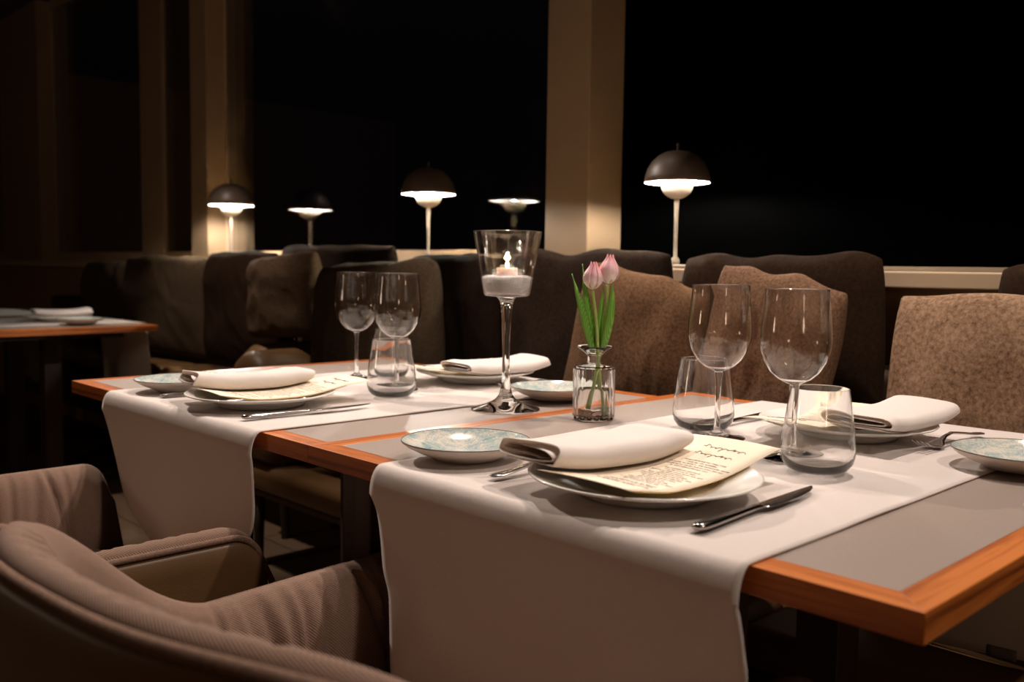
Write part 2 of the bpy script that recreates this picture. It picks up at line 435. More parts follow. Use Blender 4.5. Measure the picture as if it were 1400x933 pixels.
# ------------------------------------------------------------------- plates
def make_plate(label):
    root = empty('dinner_plate'); tag(root, label, 'plate', 'white dinner plates')
    k = .132 / .132
    prof = [(0,.0055),(.05,.0055),(.074,.006),(.084,.010),(.092,.0145),(.11,.0185),(.129,.0235),(.132,.0245),(.1335,.0235),(.1325,.0218),
            (.112,.0155),(.092,.0105),(.080,.004),(.076,.0),(.072,.0),(.070,.003),(0,.003)]
    MB().lathe(prof, 96).build('body', M['porcelain'], root)
    return root
def make_blue(label):
    root = empty('side_plate'); tag(root, label, 'plate', 'pale blue glazed side plates')
    wob = lambda a, r, z: 1 + .006 * math.sin(2 * a + 1) + .004 * math.sin(5 * a)
    out = [(.0865,.0240),(.0872,.0235),(.0868,.0222),(.080,.0165),(.066,.0095),(.050,.0036),(.045,.0),(.0,.0)]
    inn = [(0,.006),(.035,.0064),(.055,.0090),(.070,.0140),(.082,.0212),(.0862,.0242)]
    MB().lathe(out, 96, wob).build('underside', M['stoneware'], root)
    g = MB().lathe(inn, 96, wob).build('glazed_top', M['glaze'], root); g['label'] = 'mottled pale blue glaze'
    pts = [(.0866*math.cos(a)*wob(a,0,0), .0866*math.sin(a)*wob(a,0,0), .0240) for a in [2*PI*i/96 for i in range(96)]]
    r_ = MB(); rows = []
    for (x, y, z), i in zip(pts, range(96)):
        a = 2 * PI * i / 96
        rows.append([(x + .0007*math.cos(b)*math.cos(a), y + .0007*math.cos(b)*math.sin(a), z + .0009*math.sin(b)) for b in [2*PI*q/6 for q in range(6)]])
    r_.grid(rows, closed_u=True, closed_v=True).build('rim', M['rim_dark'], root)
    return root
ZC = T + .0045                                  # on top of the cloth
ZT = T + .0002
plate_n = make_plate('white dinner plate nearest the camera, under the printed menu card and napkin')
plate_n.location = (-.375, .130, ZC)
plate_l = dup(plate_n, (-1.256, .130, ZC), label='white dinner plate at front left on the left table runner')
plate_k = dup(plate_n, (-1.290, .683, ZC), label='white dinner plate at the back left, behind the candle holder')
plate_r = dup(plate_n, (-.403, .675, ZC), label='white dinner plate at the back right, behind the tall wine glasses')
plate_f = dup(plate_n, (-.403 + OFF, .66, ZC), label='blurred white plate on the far left table')
blue_n = make_blue('pale blue speckled side plate at front centre, left of the nearest place setting'); blue_n.location = (-.655, .104, ZC)
blue_l = dup(blue_n, (-1.531, .102, ZC), rz=1.3, label='pale blue side plate at the front left corner of the joined table')
blue_k = dup(blue_n, (-.976, .612, ZC), rz=2.3, label='pale blue side plate between the candle holder and the tulip vase')
blue_r = dup(blue_n, (-.128, .617, ZC), rz=3.3, label='pale blue side plate cut by the right edge, beside the fork')
blue_f = dup(blue_n, (-.135 + OFF - .01, .66, ZC), rz=.4, label='blurred side plate near the corner of the far left table')

# ------------------------------------------------------------------ napkins
def make_napkin(label, n=34):
    """folded linen: a wide thick ribbon folded over itself, lying along y"""
    root_mb = MB()
    # centre line of the folded cloth in cross-section (x, z)
    sec = [(.020,.0075),(-.010,.0085),(-.036,.0090),(-.0475,.0112),(-.0490,.0150),(-.0440,.0182),(-.020,.0200),(.015,.0215),(.036,.0205),(.0445,.0160),
           (.0440,.0105),(.0360,.0062),(.010,.0030),(-.030,.0024),(-.056,.0040),(-.062,.0120),(-.058,.0215),(-.045,.0262),(-.015,.0285),(.020,.0300),
           (.042,.0290),(.0535,.0225),(.0550,.0130),(.0500,.0040),(.0400,.0004),(.010,-.0010),(-.045,-.0012)]
    # densify by catmull-rom
    P = []
    for i in range(len(sec) - 1):
        p0 = sec[max(i-1,0)]; p1 = sec[i]; p2 = sec[i+1]; p3 = sec[min(i+2, len(sec)-1)]
        for q in range(4):
            t = q / 4
            P.append(tuple(.5*((2*p1[k]) + (-p0[k]+p2[k])*t + (2*p0[k]-5*p1[k]+4*p2[k]-p3[k])*t*t + (-p0[k]+3*p1[k]-3*p2[k]+p3[k])*t**3) for k in range(2)))
    P.append(sec[-1])
    hy = .112
    rows = []
    for i in range(n + 1):
        v = -1 + 2 * i / n; y = v * hy
        row = []
        cx = .004 * math.sin(v * 2.2 + .5)
        bul = 1 + .10 * math.cos(v * 1.5) - .30 * sstep(.75, 1, v) - .06 * sstep(-.8, -1, v)
        for k, (x, z) in enumerate(P):
            nz = noise.noise(Vector((x * 22, y * 14, k * .02)))
            zz = z * bul * .78 + nz * .0012 * (z / .03)
            zz += .012 * (abs(v) ** 2.6)               # follows the plate, ends lie on the rim
            ye = y + (.0035 * math.sin(k * .33) + .004 * math.sin(k * .11)) * (1 if v < 0 else .4) * abs(v) ** 6
            row.append((x * .92 + cx + .002 * nz, ye, zz))
        rows.append(row)
    return tag(root_mb.grid(rows).build('napkin', M['napkin'], solid=.0022, sub=1), label, 'napkin', 'folded white linen napkins')
nap_n = make_napkin('folded white napkin on the nearest plate beside the printed menu card')
nap_n.location = (-.451, .142, ZC + .0245)
nap_n.rotation_euler = (0, 0, R(-4))
nap_l = dup(nap_n, (-1.330, .145, ZC + .0245), rz=R(-8), label='folded white napkin on the front left plate')
nap_k = dup(nap_n, (-1.215, .675, ZC + .0245), rz=R(178), label='folded white napkin on the back left plate behind the candle holder')
nap_r = dup(nap_n, (-.330, .665, ZC + .0245), rz=R(180), label='folded white napkin on the back right plate, its rolled end facing forward')
nap_f = dup(nap_n, (-.355 + OFF, .655, ZC + .0245), rz=R(176), label='blurred folded napkin on the far left table')

# --------------------------------------------------------------- menu cards
def make_card(label, prof, w=.105, name='menu_card', text=True):
    root = empty(name); tag(root, label, 'menu card', 'cream printed menu cards')
    def zf(y): return smooth_interp(prof, y)
    y0, y1 = prof[0][0], prof[-1][0]; n = 40
    def sheet(dx, dz, mt, nm, yy0=y0, yy1=y1, sk=0):
        rows = []
        for i in range(n + 1):
            y = lerp(yy0, yy1, i / n)
            rows.append([(lerp(-w/2, w/2, j/8) + dx + sk * (y - y0), y, zf(y) + dz + .002 * math.sin(j / 8 * PI)) for j in range(9)])
        return MB().grid(rows).build(nm, mt, root, solid=.0005)
    sheet(.0, .0026, M['card'], 'front_sheet')
    bk = sheet(-.003, 0.0006, M['card2'], 'back_sheet', y0 + .012, y1 - .055); bk['label'] = 'yellow backing sheet'
    if text:
        random.seed(11)
        mb = MB()
        def stroke(x, y, lx, ly):
            z = zf(y) + .0026 + .002 * math.sin((x / w + .5) * PI) + .0006
            z2 = zf(y) + .0026 + .002 * math.sin(((x + lx) / w + .5) * PI) + .0006
            mb.add([(x, y - ly/2, z), (x + lx, y - ly/2, z2), (x + lx, y + ly/2, z2), (x, y + ly/2, z)], [(0,1,2,3)])
        y = y1 - .090
        while y > y0 + .03:
            length = random.uniform(.03, .075); x = -length / 2 + .014; xe = x + length
            while x < xe:
                ww = random.uniform(.003, .010); k = x
                while k < x + ww:
                    q = random.uniform(.0008, .0016); stroke(k, y + random.uniform(-.0003, .0003), q, random.uniform(.0014, .0028)); k += q + .0004
                x += ww + .002
            y -= .0072 if random.random() < .75 else .0125
        mb.build('printed_text', M['ink'], root, smooth=False)
        # handwritten-style heading: two lines of looping script
        for yy, a, l, t in ((y1 - .042, .0060, .060, .00035), (y1 - .066, .0050, .052, .00032)):
            path = []
            for i in range(160):
                u = i / 159
                x = -l/2 + .010 + l * u + .0020 * math.sin(u * 46)
                yv = yy + a * (math.sin(u * 46 + 1.4) * (.34 + .22 * math.sin(u * 13 + 2)) + 1.5 * math.exp(-((u - .10) / .05) ** 2) + .8 * math.exp(-((u - .72) / .03) ** 2) - 1.1 * math.exp(-((u - .5) / .02) ** 2))
                z = zf(yv) + .0026 + .002 * math.sin((x / w + .5) * PI) + .0006
                path.append((x, yv, z))
            MB().tube(path, t, 5).build('script_heading', M['ink'], root)
    return root
card_n = make_card('cream menu card with printed lines on the nearest plate, its far end curling up',
    [(-.121,.0245),(-.09,.0190),(-.05,.0125),(0,.0112),(.05,.0130),(.10,.0195),(.13,.0250),(.17,.0310)], .130)
card_n.location = (-.368, .136, ZC + .0052)
card_l = make_card('cream menu card on the front left plate, half under the napkin',
    [(-.121,.0245),(-.09,.0190),(-.05,.0125),(0,.0112),(.05,.0130),(.10,.0205),(.13,.0255),(.18,.0290)], .125)
card_l.location = (-1.245, .142, ZC + .0052); card_l.rotation_euler = (0, 0, R(-3))
card_k = dup(card_l, (-1.318, .690, ZC + .0075), rz=R(180), label='cream menu card on the back left plate, its end overhanging to the left')
card_r = dup(card_l, (-.421, .668, ZC + .0065), rz=R(183), label='cream menu card on the back right plate behind the tall wine glass')

# ------------------------------------------------------------------ cutlery
def loft(mb, secs, n=12):
    """secs: (y, x, z, half width, half thickness)"""
    rows = []
    for y, x, z, w, t in secs:
        rows.append([(x + w * math.cos(2*PI*k/n), y, z + t * math.sin(2*PI*k/n)) for k in range(n)])
    return mb.grid(rows, closed_u=True, cap=True)
def make_knife(label):
    root = empty('table_knife'); tag(root, label, 'knife', 'steel table knives')
    loft(MB(), [(-.125,0,.005,.001,.001),(-.1235,0,.005,.0052,.0028),(-.118,0,.005,.0080,.0040),(-.105,0,.005,.0086,.0044),(-.07,0,.005,.0072,.0042),
                (-.035,0,.005,.0054,.0036),(-.012,0,.005,.0048,.0032),(-.004,0,.005,.0058,.0026),(0,0,.005,.0066,.0016)], 16).build('handle', M['steel'], root)
    loft(MB(), [(-.002,.0,.005,.0066,.0014),(.004,.0015,.005,.0090,.0012),(.03,.0018,.005,.0098,.0011),(.07,.0012,.005,.0092,.0010),(.10,-.0006,.005,.0070,.0009),
                (.118,-.003,.005,.0040,.0008),(.127,-.0055,.005,.0010,.0006)], 12).build('blade', M['steel'], root)
    return root
def make_fork(label):
    root = empty('table_fork'); tag(root, label, 'fork', 'steel table forks')
    loft(MB(), [(-.112,0,.004,.001,.001),(-.110,0,.004,.0060,.0014),(-.100,0,.0045,.0095,.0018),(-.08,0,.006,.0080,.0018),(-.03,0,.013,.0045,.0019),
                (.0,0,.0165,.0034,.0020),(.022,0,.0135,.0036,.0019),(.036,0,.0085,.0062,.0015),(.046,0,.0055,.0115,.0012),(.056,0,.004,.0126,.0010),(.062,0,.004,.0124,.0009)], 16).build('handle', M['steel'], root)
    for k in range(4):
        x = (k - 1.5) * .0068
        loft(MB(), [(.058,x,.004,.0024,.0009),(.066,x,.0042,.0018,.0010),(.085,x*.98,.0070,.0015,.0010),(.102,x*.96,.0135,.0013,.0009),(.108,x*.95,.0165,.0006,.0005)], 8).build('tine', M['steel'], root)
    return root
kn_n = make_knife('steel table knife right of the nearest plate, handle toward the camera'); kn_n.location = (-.241, .160, ZC); kn_n.rotation_euler = (0, 0, R(2))
kn_l = dup(kn_n, (-1.110, .142, ZC), rz=R(-2), label='steel table knife right of the front left plate')
kn_r = dup(kn_n, (-.577, .620, ZC), rz=R(181), label='dark-looking steel knife left of the back right plate, behind a wine glass')
fk_n = make_fork('steel fork at the nearest setting, only its handle showing under the napkin'); fk_n.location = (-.530, .150, ZC); fk_n.rotation_euler = (0, 0, R(-2))
fk_l = dup(fk_n, (-1.432, .137, ZC), rz=R(-11), label='steel fork between the front left plate and the blue side plate')
fk_r = dup(fk_n, (-.262, .725, ZC), rz=R(178), label='steel fork at the back right, tines beside the blue side plate')
fk_k = dup(fk_n, (-1.105, .700, ZC), rz=R(176), label='steel fork at the back left, seen behind the candle holder stem')

# ------------------------------------------------------------------ glasses
def make_wine(label, hs=1.0):
    root = empty('wine_glass'); tag(root, label, 'wine glass', 'empty stemmed wine glasses')
    bowl = [(.0045,.1005),(.011,.1030),(.022,.1085),(.033,.1185),(.0415,.1325),(.0462,.148),(.0475,.160),(.0468,.176),(.0450,.195),(.0432,.213),(.0420,.2300)]
    inner = [(r - .0009, z + .0004) for r, z in bowl[::-1]]; inner[0] = (.0412, .2300)
    inner = [(r, z + (.0018 if z < .103 else 0)) for r, z in inner] + [(0, .1025)]
    MB().lathe(refine([(0,.1000)] + bowl + [(.0419,.2303),(.0416,.2303)] + inner), 72).build('bowl', M['bowl_glass'], root)
    stem = [(0,.0995),(.0062,.0995),(.0072,.1003),(.0066,.096),(.0050,.088),(.0041,.07),(.0038,.045),(.0042,.022),(.0060,.012),(.012,.0075),(.024,.0042),(.038,.0022),
            (.0415,.0016),(.0420,.0008),(.0412,.0),(0,.0)]
    MB().lathe(refine(stem), 64).build('stem', M['glass'], root)
    return root
def make_tumbler(label):
    root = empty('water_tumbler'); tag(root, label, 'tumbler', 'empty water tumblers')
    out = [(0,.0006),(.030,.0006),(.038,.0045),(.0435,.012),(.0460,.021),(.0460,.032),(.0440,.052),(.0405,.078),(.0362,.1065)]
    inn = [(.0353,.1068),(.0395,.078),(.0429,.052),(.0448,.032),(.0446,.0225),(.0418,.0150),(.036,.0098),(.028,.0078),(0,.0072)]
    MB().lathe(refine(out + [(.0361,.1068),(.0355,.1070)] + inn), 72).build('wall', M['bowl_glass'], root)
    return root
ZG = ZC + .0008
wg1 = make_wine('tall wine glass furthest right, in front of the large dark cushion'); wg1.location = (-.362, .437, ZG)
wg2 = dup(wg1, (-.516, .487, ZG), label='wine glass left of the rightmost one, beside the tulip vase', scale=1.01)
wg3 = dup(wg1, (-1.206, .397, ZG), label='wine glass behind the left water tumbler, second from the left', scale=1.04)
wg4 = dup(wg1, (-1.471, .486, ZG), label='leftmost wine glass, standing furthest back on the left table', scale=1.04)
tm1 = make_tumbler('water tumbler at the right, in front of the rightmost wine glass'); tm1.location = (-.298, .388, ZG)
tm2 = dup(tm1, (-.578, .540, ZG), label='water tumbler right of the tulip vase, behind a wine glass', scale=1.06)
tm3 = dup(tm1, (-1.190, .375, ZG), label='water tumbler in front on the left table, left of the candle holder', scale=1.04)
tm4 = dup(tm1, (-1.435, .555, ZG), label='water tumbler behind the two left wine glasses', scale=1.04)
# wine glass 3 stands behind tumbler 3
wg3.location = (-1.262, .442, ZG)

# ------------------------------------------------------------ candle holder
ch = empty('candle_holder', (-.950, .455, ZT)); tag(ch, 'tall stemmed glass candle holder at the centre of the table', 'candle holder')
MB().lathe(refine([(0,.2062),(.030,.2062),(.0395,.2080),(.0418,.2110),(.0425,.2150),(.0523,.2700),(.0620,.3225),(.0622,.3236),(.0616,.3240),(.0608,.3236),(.0607,.3225),(.0510,.2700),(.0412,.2155),(.0398,.2125),(.036,.2110),(0,.2106)]), 80).build('cup', M['cup_glass'], ch)
MB().lathe(refine([(0,.2058),(.020,.2058),(.016,.2035),(.0125,.198),(.0105,.19),(.0088,.165),(.0075,.13),(.0068,.095),(.0072,.065),(.0090,.042),(.0125,.028),(.0165,.022),
            (.022,.017),(.038,.0095),(.055,.0045),(.0625,.0022),(.063,.0008),(.061,0),(0,0)]), 72).build('stem', M['glass'], ch)
rows = MB()
rows.lathe([(0,.2114),(.036,.2116),(.0388,.2140),(.0402,.2160),(.0442,.2412),(.038,.2432),(.03,.2420),(.02,.2440),(0,.2435)], 60)
for i in range(0): pass
sd = rows.build('candle_sand', M['sand'], None, loc=(-.950, .455, ZT)); tag(sd, 'white candle sand filling the bottom of the glass candle holder', 'candle sand', kind='stuff')
tl = empty('tealight_candle', (-.948, .453, ZT + .2425)); tag(tl, 'white tealight burning inside the glass candle holder', 'candle')
MB().lathe([(0,0),(.0185,0),(.0190,.001),(.0190,.0155),(.0180,.0160),(.0175,.0145),(0,.0140)], 48).build('wax', M['wax'], tl)
MB().tube([(0,0,.013),(.0003,0,.018),(.001,0,.021)], .0006, 6).build('wick', M['wick'], tl)
fl = MB().lathe([(0,.0190),(.0016,.0200),(.0026,.0225),(.0024,.0255),(.0013,.0300),(.0004,.0335),(0,.0340)], 16).build('flame', M['flame'], tl)

ld = bpy.data.lights.new('candle_light', 'POINT'); ld.energy = .07; ld.color = (1, .7, .42); ld.shadow_soft_size = .004
lo = bpy.data.objects.new('candle_light', ld); COL.objects.link(lo); lo.location = (-.948, .453, ZT + .2425 + .037)
# --------------------------------------------------------- vase with tulips
E = Vector((math.cos(yaw), math.sin(yaw), 0)); F = Vector((-math.sin(yaw), math.cos(yaw), 0))
vb = Vector((-.776, .500, ZT))
vs = empty('bud_vase', vb); tag(vs, 'small ribbed clear glass vase with a flared lip', 'vase')
rib = lambda a, r, z: 1 + (.018 * math.cos(18 * a) if (.004 < z < .09 and r > .03) else 0)
outp = [(0,0),(.033,0),(.0352,.0015),(.0358,.005),(.0360,.02),(.0360,.05),(.0360,.082),(.0352,.0895),(.0325,.0930),(.022,.0945),(.0135,.0955),(.0120,.0975),(.0120,.108),(.0140,.1125),(.0215,.1185),(.0300,.1245),(.0312,.1262)]
inp = [(.0300,.1266),(.0205,.1205),(.0125,.1145),(.0104,.109),(.0104,.0965),(.0118,.0940),(.0200,.0925),(.0312,.0905),(.0332,.0870),(.0335,.07),(.0335,.02),(.0330,.0085),(.0300,.0062),(0,.0060)]
MB().lathe(refine(outp + inp), 108, rib).build('body', M['vase_glass'], vs)
wt = MB().lathe([(0,.0066),(.0285,.0068),(.0315,.0095),(.0319,.02),(.0319,.0515),(0,.0515)], 72).build('water', M['water'], None, loc=vb)
tag(wt, 'clear water half filling the tulip vase', 'water')

def make_tulip(name, label, head, neckp, foot, hscale, leaves, seed):
    root = empty(name, vb); tag(root, label, 'tulip', 'pink tulips')
    def P(x, z, d=0): return E * x + F * d + Vector((0, 0, z))
    pts = []
    hb = P(*head); nk = P(*neckp); ft = P(*foot)
    ctrl = [ft, nk, lerp(nk, hb, .5) + E * .002, hb]
    for i in range(25):
        t = i / 24; k = min(2, int(t * 3)); u = t * 3 - k
        p0, p1, p2, p3 = ctrl[max(k-1,0)], ctrl[k], ctrl[k+1], ctrl[min(k+2,3)]
        pts.append(.5*((2*p1)+(p2-p0)*u+(2*p0-5*p1+4*p2-p3)*u*u+(3*p1-p0-3*p2+p3)*u**3))
    MB().tube(pts, lambda t: .0034 - .0007 * t, 12).build('stem', M['stem_green'], root)
    fh = empty('flower', hb); fh.parent = root; fh.rotation_euler = (R(2), R(3), seed); fh.scale = (hscale,) * 3
    for k in range(6):
        inner = k % 2; a0 = k * PI / 3
        rows = []
        ns, nt = 14, 11
        for i in range(ns + 1):
            s = i / ns
            r = (.0182 - .0014 * inner) * (math.sin(min(1, s / .42) * PI / 2) ** .65) * (1 - .70 * sstep(.42, 1.0, s) ** 1.25)
            wd = (.95 if not inner else .9) * (1 - .93 * max(0, (s - .62) / .38) ** 3) ** .5 * min(1, (.35 + s * 2.2))
            z = .0535 * s * (1 if inner else .97)
            row = []
            for j in range(nt + 1):
                u = -1 + 2 * j / nt
                aa = a0 + u * wd * .66
                rr = r * (1 + .03 * u * u) + .0007 * (1 - inner) + .0006 * math.cos(u * PI)
                row.append((rr * math.cos(aa), rr * math.sin(aa), z - .002 * abs(u) ** 2 * sstep(.7, 1, s)))
            rows.append(row)
        MB().grid(rows).build('petal', M['petal'], fh, solid=.0007)
    for (bx, bz, bd, mx, mz, tx, tz, td, w) in leaves:
        rows = []; n = 22
        b0, m0, t0 = P(bx, bz, bd), P(mx, mz, (bd + td) / 2 - .004), P(tx, tz, td)
        for i in range(n + 1):
            s = i / n
            c = b0 * (1-s)**2 + m0 * 2*s*(1-s) + t0 * s*s
            hw = w * (math.sin(PI * min(1, (s * .9 + .16))) ** .8) * (1 if s < .98 else .2)
            hw = max(hw, .0006)
            row = []
            for j in range(7):
                u = -1 + j / 3
                row.append(c + E * (hw * u * .9) - F * (.35 * hw * (1 - u * u)) + F * (hw * .25 * u))
            rows.append(row)
        MB().grid(rows).build('leaf', M['leaf'], root, solid=.0008)
    return root
px = .00122
def U(u): return (u - 812) * px
def V(v): return (575 - v) * px
make_tulip('tulip', 'left pink tulip in the vase, its flower a little lower', (U(807), V(392), 0), (U(816), V(478), -.002), (U(823), V(566), .008), .90,
    [(U(809), V(480), -.004, U(796), V(428), U(778), V(370), .006, .0082), (U(814), V(478), .004, U(800), V(420), U(793), V(356), .012, .0078)], .3)
make_tulip('tulip', 'right pink tulip in the vase, taller and leaning right', (U(829), V(384), .004), (U(821), V(478), .002), (U(805), V(560), -.008), .96,
    [(U(822), V(478), -.002, U(836), V(430), U(835), V(377), .0, .0085), (U(818), V(478), .006, U(818), V(430), U(824), V(385), .012, .0060)], 1.2)

# ------------------------------------------------------------- window lamps
def make_lamp(label):
    root = empty('table_lamp'); tag(root, label, 'lamp', 'mushroom-shaped lamps on the window sill')
    MB().lathe([(0,0),(.048,0),(.050,.002),(.050,.007),(.046,.0095),(.012,.0105),(0,.0105)], 56).build('base', M['lamp_light'], root)
    MB().lathe([(0,.010),(.0085,.010),(.0115,.014),(.0122,.019),(.0100,.026),(.0050,.031),(.0046,.060),(.0052,.12),(.0066,.18),(.0066,.188),(0,.189)], 32).build('stem', M['lamp_light'], root)
    MB().lathe([(.0,.184),(.014,.185),(.026,.191),(.036,.200),(.0415,.212),(.0425,.224),(.0415,.224),(.0403,.213),(.034,.2015),(.024,.1925),(.0,.186)], 48).build('lower_shade', M['lamp_light'], root)
    MB().lathe([(.0868,.226),(.0850,.242),(.0790,.262),(.068,.281),(.052,.2965),(.033,.3065),(.012,.3105),(0,.311)], 64).build('upper_shade', M['lamp_dark'], root, solid=.0012)
    MB().lathe([(.0852,.2263),(.0834,.242),(.0774,.2612),(.0665,.2797),(.0508,.2948),(.032,.3048),(.0,.3092)], 64).build('shade_lining', M['lamp_in'], root)
    MB().lathe([(0,.310),(.006,.311),(.0035,.315),(.003,.322),(.0042,.326),(.003,.330),(0,.331)], 20).build('finial', M['lamp_dark'], root)
    MB().lathe([(0,.205),(.012,.207),(.0155,.215),(.0140,.224),(.008,.230),(0,.232)], 24).build('bulb', M['bulb'], root)
    return root
lm = make_lamp('dome lamp on the sill of the wide black window, rightmost of the three')
lamps = []
for i, (x, sc, lab) in enumerate(((-1.201, .98, None), (-2.234, 1.06, 'dome lamp on the sill left of the tan pillar, above the candle holder'), (-3.643, 1.13, 'dimmest dome lamp at the left, in front of a lit window post'))):
    o = lm if i == 0 else dup(lm, (0,0,0), label=lab)
    o.location = (x, 1.30, SILL + .001); o.scale = (sc,) * 3
    ld = bpy.data.lights.new('lamp_light', 'POINT'); ld.energy = 18.0 * (1, 1.1, 1.5)[i]; ld.color = (1, .93, .84); ld.shadow_soft_size = .012
    lo = bpy.data.objects.new('lamp_light', ld); COL.objects.link(lo); lo.location = (x, 1.30, SILL + .244 * sc)

# ---------------------------------------------------------------- cushions
def make_cushion(name, label, group, x, y, zb, w, h, t, mt, lean=12, yawd=0, rolld=0, seed=0, puff=1.0, wr=.012, seam=True, rc=.10):
    """soft square cushion standing on its lower edge, leaning back"""
    n = 30
    def surf(side):
        rows = []
        for i in range(n + 1):
            v = -1 + 2 * i / n
            row = []
            for j in range(n + 1):
                u = -1 + 2 * j / n
                # corner pull-in of the outline
                px_ = u * math.sqrt(1 - rc * v ** 4) * (1 - .018 * (1 - v * v))
                pz_ = v * math.sqrt(1 - rc * u ** 4) * (1 - .018 * (1 - u * u))
                q = (1 - abs(u) ** 3.2) * (1 - abs(v) ** 3.2)
                d = max(q, 0) ** .42
                nz = noise.noise(Vector((u * 1.6 + seed, v * 1.6, seed * 2.1)))
                nf = noise.noise(Vector((u * 3.5 + v * 1.5 + seed, v * 1.4 - u * .5, seed + 9)))
                ridge = (1 - abs(nf) * 3) if abs(nf) < .33 else 0
                dd = d * (t / 2) * (1 + .25 * nz * puff) + wr * (ridge * .7 + nz * .5) * q ** .5 * side_k(side)
                sag = .0 if v < 0 else .03 * h * noise.noise(Vector((u * 2 + seed * 3, 0, 5))) * v
                bulge = .035 * w * (1 - v) / 2 * u
                row.append((px_ * w / 2 + bulge * .8, -side * dd, pz_ * h / 2 + h / 2 + sag))
            rows.append(row)
        return rows
    def side_k(s): return 1.0
    mb = MB(); mb.grid(surf(1)); mb.grid(surf(-1))
    o = mb.build(name, mt, sub=1)
    o.location = (x, y, T + zb); 
    o.rotation_euler = Matrix.Rotation(R(yawd), 3, 'Z').to_4x4().to_3x3().__matmul__(Matrix.Rotation(R(-lean), 3, 'X')).__matmul__(Matrix.Rotation(R(rolld), 3, 'Y')).to_euler()
    tag(o, label, 'cushion', group)
    if False:
        S = surf(1)
        loop = S[0] + [r[-1] for r in S[1:]] + S[-1][-2::-1] + [r[0] for r in S[-2:0:-1]]
        rows = []
        mb = MB(); mb.tube([p for p in loop] + [loop[0]], .0018, 6, cap=False)
        mb.build('piping', mt, o)
    return o
G1 = 'large plain back cushions on the banquette'; G2 = 'tweed scatter cushions on the banquette'
ZS = -.374
C = make_cushion
BY = 1.147
C('back_cushion', 'large dark cushion behind the two right wine glasses', G1, -.825, BY + .003, ZS, .52, .684, .125, M['grey_fab2'], 1.5, 0, 0, 1)
C('back_cushion', 'large dark cushion behind the tulips, below the tan pillar', G1, -1.385, BY, ZS, .58, .694, .125, M['grey_fab'], 1.5, 0, 0, 2)
C('back_cushion', 'dark cushion directly behind the candle holder stem', G1, -1.925, BY, ZS, .48, .684, .125, M['grey_fab'], 1.5, 0, 0, 3)
C('back_cushion', 'taupe cushion right of the left wine glasses, below the middle lamp', G1, -2.07, .955, ZS, .56, .66, .15, M['grey_fab3'], 3, 6, -2, 4)
C('back_cushion', 'dark cushion lying along the sill behind the left wine glasses', G1, -2.58, BY, ZS + .39, .74, .32, .125, M['grey_fab'], 1.5, 0, 0, 5)
C('back_cushion', 'dark slumped cushion below the leftmost lamp', G1, -3.27, 1.145, -.170, .60, .49, .125, M['grey_fab2'], 1.5, 0, 0, 6)
C('back_cushion', 'wide taupe cushion at the left end of the banquette, above the tan seat', G1, -3.98, 1.14, -.170, .78, .47, .13, M['grey_fab3'], 0, 4, 0, 7)
C('back_cushion', 'dim cushion furthest left, half hidden behind the wide taupe cushion', G1, -4.72, 1.15, -.170, .60, .44, .125, M['grey_fab3'], 1, 0, 0, 8)
C('back_cushion', 'grey cushion at the right edge, behind the beige tweed one', G1, -.12, 1.155, ZS, .50, .664, .13, M['grey_fab2'], 1.5, 0, 0, 9)
C('scatter_cushion', 'warm brown tweed cushion right of the tulips', G2, -1.185, 1.012, ZS + .045, .37, .60, .125, M['tweed_warm'], 1, 0, 11, 12, 1.0)
C('scatter_cushion', 'brown tweed cushion behind the second wine glass from the right, leaning right', G2, -.835, 1.012, ZS + .045, .31, .605, .115, M['tweed'], 1, 0, 11, 13, 1.0)
C('scatter_cushion', 'big beige mottled tweed cushion at the right edge', G2, -.255, 1.015, ZS, .50, .608, .125, M['tweed_light'], 1, 0, 1, 14, .6, .006)
C('scatter_cushion', 'crumpled brown cushion left of the leftmost wine glass', G2, -2.60, .955, .0, .44, .30, .13, M['brown_fab'], 3, 0, -4, 16, 1.0, .012)

# --------------------------------------------------------------- banquettes
def rounded(mb, x0, x1, y0, y1, z0, z1, r=.02):
    n = 6; ring = []
    for cx, cy, a0 in ((x1-r, y1-r, 0), (x0+r, y1-r, 90), (x0+r, y0+r, 180), (x1-r, y0+r, 270)):
        for k in range(n + 1): a = R(a0 + 90*k/n); ring.append((cx, cy, math.cos(a), math.sin(a)))
    rows = []
    for k in range(n + 1):
        a = R(-90 + 90*k/n); rows.append([(cx + r*c*math.cos(a), cy + r*s*math.cos(a), z0 + r + r*math.sin(a)) for cx, cy, c, s in ring])
    for k in range(n + 1):
        a = R(90*k/n); rows.append([(cx + r*c*math.cos(a), cy + r*s*math.cos(a), z1 - r + r*math.sin(a)) for cx, cy, c, s in ring])
    return mb.grid(rows, closed_u=True, cap=True)
def make_bench(x0, x1, label, segs, top=-.395, fy=.765):
    root = empty('banquette', (x0, 0, 0)); tag(root, label, 'banquette', 'tan leather banquettes under the window'); W = x1 - x0
    for i in range(segs):
        a, b = W * i / segs + .004, W * (i + 1) / segs - .004
        rounded(MB(), a, b, fy, 1.235, T + top - .085, T + top, .03).build('seat_cushion', M['leather'], root)
    MB().box(0, W, fy + .02, 1.385, T - .50, T + top - .086).build('seat_frame', M['dark_wood'], root, smooth=False, bevel=.004)
    rounded(MB(), 0, W, 1.24, 1.385, T - .45, T + .05, .03).build('backrest', M['dark_leather'], root)
    for lx in (.08, W * .5, W - .12):
        for ly in (fy + .05, 1.25):
            MB().tube([(lx, ly, T - .50), (lx, ly, 0)], lambda t: .022 - .008 * t, 14).build('leg', M['dark_wood'], root)
    return root
